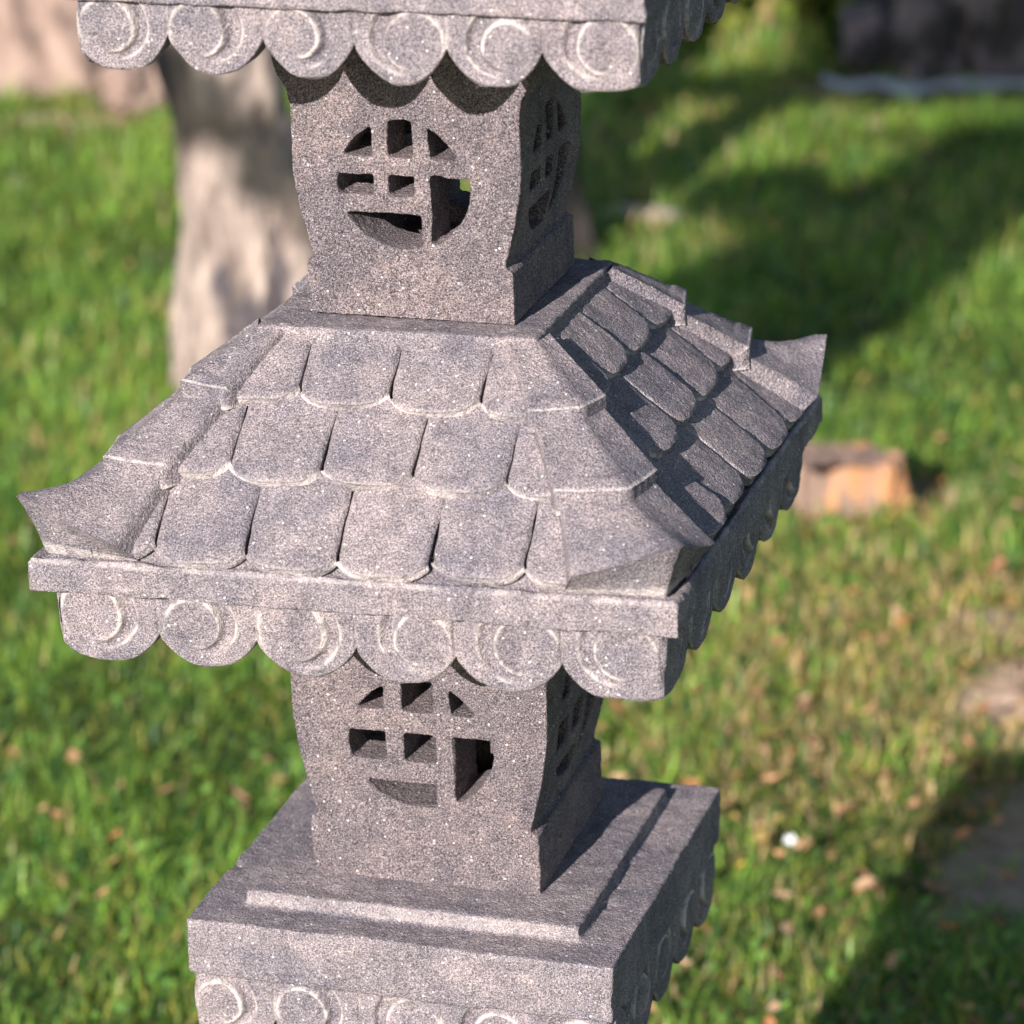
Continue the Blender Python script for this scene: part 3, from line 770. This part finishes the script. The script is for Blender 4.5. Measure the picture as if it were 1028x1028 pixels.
# tree beside the photographer, outside the frame: its crown throws the shade on the far lawn
LX, LY, LZ = math.cos(R(22)) * math.sin(R(8.2)), math.cos(R(22)) * math.cos(R(8.2)), math.sin(R(22))
def caster(px, py, h, rx, ry, rz):
    """crown lobe h above the lawn whose shade lands at a lawn point"""
    w = un(px, py); t = h / LZ
    return (w.x - LX * t, w.y - LY * t, ZG + h, rx, ry, rz)
def caster_at(P, h, rx, ry, rz):
    t = (h + ZG - P[2]) / LZ
    return (P[0] - LX * t, P[1] - LY * t, ZG + h, rx, ry, rz)
T0 = Vector((1.75, -5.0, ZG))
pt = un(240, 392)
lobes = [caster(860, 268, 3.0, .23, .40, .30), caster(965, 185, 3.05, .17, .3, .17), caster(750, 305, 2.9, .19, .3, .13), caster(650, 332, 2.9, .13, .2, .045), caster(770, 200, 3.1, .16, .2, .045),
         caster(1020, 188, 3.1, .12, .25, .13),
         caster(655, 92, 3.6, .16, .07, .035), caster(770, 92, 3.6, .24, .08, .045), caster(900, 90, 3.6, .24, .12, .05), caster(1010, 86, 3.6, .2, .12, .05), caster(960, 20, 4.0, .34, .4, .22), caster_at((un(890, 80).x, un(890, 80).y, ZG + .16), 3.8, .14, .2, .12), caster_at((un(975, 80).x, un(975, 80).y, ZG + .10), 3.8, .16, .2, .09), caster_at((un(1040, 80).x, un(1040, 80).y, ZG + .25), 3.8, .12, .2, .12),
         caster_at((pt.x - .04, pt.y - .1, ZG + .62), 3.0, .085, .14, .07), caster_at((pt.x + .10, pt.y - .1, ZG + .50), 3.0, .05, .10, .06)]
lobes = [(a - T0.x, b - T0.y, c - T0.z, d, e, g_) for a, b, c, d, e, g_ in lobes]
tree(T0, [(0, 0, -.05), (.05, -.1, 1.2), (0, .0, 2.6), (-.1, .1, 3.8), (-.2, .2, 4.8)], [.17, .14, .12, .09, .05], M_barkd, lobes, 16000, .048,
     'leafy tree behind the viewpoint, out of frame, shading the far lawn', 21.0, .4,
     branches=[([(-.1, .1, 3.7), (-1.4, .9, 4.0), (-2.9, 1.6, 4.0), (-4.0, 1.8, 3.7)], [.08, .06, .04, .02]), ([(-.1, .1, 3.8), (-1.6, 1.6, 4.4), (-3.1, 2.9, 4.3)], [.06, .04, .02])])

# ------------------------------------------------------------------ SHRUBS, ROCKS, PATH, STUMP
def shrub(px, py, rx, rz, n, size, cols, label, seed, dy=.1):
    p = un(px, py); t = empty('shrub', (p.x, p.y + dy, ZG)); tag(t, label, 'shrub', 'shrubs at the far end of the lawn')
    a0 = Acc(); rr = np.random.default_rng(seed)
    for i in range(7):
        a = rr.uniform(0, 6.28); L = rz * 1.5
        a1, _ = trunk_mesh('s', [(0, 0, -.03), (.3 * rx * math.cos(a), .3 * rx * math.sin(a), L * .5), (.7 * rx * math.cos(a), .7 * rx * math.sin(a), L)], [.018, .012, .006], M_barkd, t, i, 0, 8, 2)
        a0.add(a1.V[0], a1.F)
    a0.build('stems', M_barkd, t)
    crown_mesh('foliage', [(0, 0, rz * .95, rx, rx * .8, rz), (rx * .5, .05, rz * 1.3, rx * .6, rx * .6, rz * .6)], n, size, cols, M_leaf, t, seed)
LIT = [(.16, .22, .04), (.24, .26, .05), (.10, .17, .03), (.30, .22, .10)]
shrub(805, 40, .16, .16, 420, .035, LIT, 'yellow green shrub just left of the dark boulders', 101)
shrub(700, 48, .13, .10, 260, .035, LIT, 'low yellow shrub showing right of the upper roof corner', 102)
shrub(845, 14, .20, .22, 520, .035, GREEN, 'dark green shrub behind the boulders', 103)
shrub(755, 30, .10, .10, 200, .03, GREEN, 'small green shrub in front of the pinkish grey trunk', 104)

def rock(px, py, sx, sy, sz, label, seed, mat, name='boulder', cat='boulder', group='boulders at the far end of the lawn', dz=0.0, dy=None, sub=5, rgh=.38):
    p = un(px, py); bm = bmesh.new(); bmesh.ops.create_icosphere(bm, subdivisions=sub, radius=1)
    co = np.array([v.co[:] for v in bm.verts])
    d = 1 + rgh * vnoise(co, 1.6, seed) + rgh * .45 * vnoise(co, 4, seed) + rgh * .2 * vnoise(co, 10, seed)
    co = co * d[:, None]; co = co * np.array([sx, sy, sz])
    for v, c in zip(bm.verts, co): v.co = c
    o = temp(name, bm); o.name = name; o.data.name = name; o.data.materials.append(mat); o.data.shade_smooth()
    o.location = (p.x, p.y + (sy * .8 if dy is None else dy), ZG + sz * .6 + dz)
    return tag(o, label, cat, group)
rock(868, 84, .075, .12, .12, 'small dark boulder at the left end of the shaded rocks', 1.0, M_rock)
rock(935, 88, .12, .15, .22, 'rounded grey boulder in the middle of the shaded rocks', 4.0, M_rock)
rock(1004, 90, .09, .13, .30, 'upright purplish boulder at the top right corner', 7.0, M_rock)
rock(1085, 82, .16, .2, .26, 'boulder just past the right edge of the lawn', 9.0, M_rock)
rock(922, 52, .12, .2, .30, 'tall dark boulder behind the small one at the left end of the rocks', 12.0, M_rock)
rock(985, 40, .15, .2, .42, 'tallest boulder, behind the rounded grey one', 15.0, M_rock)
shrub(856, 66, .07, .07, 240, .03, GREEN, 'low dark plant at the foot of the leftmost boulder', 106, dy=.02)
shrub(968, 66, .10, .07, 260, .03, GREEN, 'low dark plant growing between two shaded boulders', 105, dy=.02)
rock(128, 116, .085, .09, .085, 'rounded pinkish rock beside the pale trunk', 18.0, M_barkp, 'rounded_rock', 'rock', None)
rock(650, 220, .10, .05, .007, 'flat pale stone lying in the sunlit lawn behind the lantern', 22.0, M_flat, 'flat_stone', 'stone', None, dz=.012, dy=0)

# pale path strip in the shade
acc = Acc(); rows = []
for i in range(60):
    t = i / 59; px = 825 + 420 * t; yc = 90 + 20 * t + 5 * math.sin(t * 11)
    a = un(px, yc - 8 - 4 * t + 4 * math.sin(t * 31)); b = un(px, yc + 2 + 6 * t + 6 * math.sin(t * 37) * abs(math.sin(t * 9)))
    rows.append([(a.x, a.y, ZG + .022), ((a.x + b.x) / 2, (a.y + b.y) / 2, ZG + .030), (b.x, b.y, ZG + .022)])
acc.grid(np.array(rows)); o = acc.build('path', M_paver); tag(o, kind='structure')

# low weathered stump right of the roof
def stump():
    p0 = un(796, 528); p1 = un(880, 528); t = empty('tree_stump', ((p0.x + p1.x) / 2 - .02, (p0.y + p1.y) / 2 + .07, ZG))
    tag(t, 'low weathered orange-brown tree stump to the right of the middle roof', 'stump')
    bm = bmesh.new(); N = 48; rings = []
    for z, s in ((-.03, 1.2), (.0, 1.1), (.04, 1.0), (.095, .97), (.110, .93)):
        ring = []
        for i in range(N):
            a = 2 * math.pi * i / N; w = 1 + .10 * math.cos(4 * a + 1) + .05 * math.cos(11 * a) + .03 * math.sin(23 * a)
            w += .05 * math.sin(7 * a + z * 60) + .03 * math.sin(17 * a - z * 90)
            ring.append(bm.verts.new((.125 * s * w * math.cos(a), .075 * s * w * math.sin(a), z + .008 * math.cos(a * 2) + .005 * math.sin(9 * a))))
        rings.append(ring)
    for a, b in zip(rings, rings[1:]):
        for i in range(N): bm.faces.new((a[i], a[(i + 1) % N], b[(i + 1) % N], b[i]))
    bm.faces.new(rings[0][::-1])
    o = temp('bark', bm); o.name = 'bark'; o.data.materials.append(M_stump); o.parent = t; o.data.shade_smooth()
    bm = bmesh.new(); c = bm.verts.new((0, 0, .106)); prev = None; ringv = []
    for rr_, z in ((.35, .110), (.7, .106), (.985, .110)):
        ring = []
        for i in range(N):
            a = 2 * math.pi * i / N; w = (1 + .10 * math.cos(4 * a + 1) + .05 * math.cos(11 * a) + .03 * math.sin(23 * a)) * .93 * rr_
            ring.append(bm.verts.new((.125 * w * math.cos(a), .075 * w * math.sin(a), z + .004 * math.sin(5 * a + rr_ * 9))))
        ringv.append(ring)
    for i in range(N): bm.faces.new((c, ringv[0][i], ringv[0][(i + 1) % N]))
    for a, b in zip(ringv, ringv[1:]):
        for i in range(N): bm.faces.new((a[i], b[i], b[(i + 1) % N], a[(i + 1) % N]))
    o = temp('cut_top', bm); o.name = 'cut_top'; o.data.materials.append(M_stump); o.parent = t; o.data.shade_smooth()
stump()

# ------------------------------------------------------------------ LIGHT
EL, AZ = R(22), R(8.2)
w = bpy.data.worlds.new('World'); S.world = w; w.use_nodes = True; nt = w.node_tree
bg = nt.nodes['Background']; sky = nt.nodes.new('ShaderNodeTexSky'); sky.sky_type = 'NISHITA'; sky.sun_disc = False
sky.sun_elevation = EL; sky.sun_rotation = math.pi + AZ; sky.altitude = 100; sky.air_density = 1.0; sky.dust_density = .6; sky.ozone_density = 1.5
nt.links.new(sky.outputs[0], bg.inputs[0]); bg.inputs[1].default_value = .068
sd = bpy.data.lights.new('sun', 'SUN'); sd.energy = 4.8; sd.angle = R(.53); sd.color = (1.0, .95, .89)
so = bpy.data.objects.new('sun', sd); COL.objects.link(so)
Ld = Vector((LX, LY, -LZ)); so.rotation_euler = Ld.to_track_quat('-Z', 'Y').to_euler(); so.location = (-2, -8, 5)
vs = S.view_settings; vs.view_transform = 'Standard'; vs.look = 'None'; vs.exposure = 1.0; vs.gamma = 1
S.render.engine = 'CYCLES'; S.render.resolution_x = 1024; S.render.resolution_y = 1024
S.cycles.max_bounces = 6
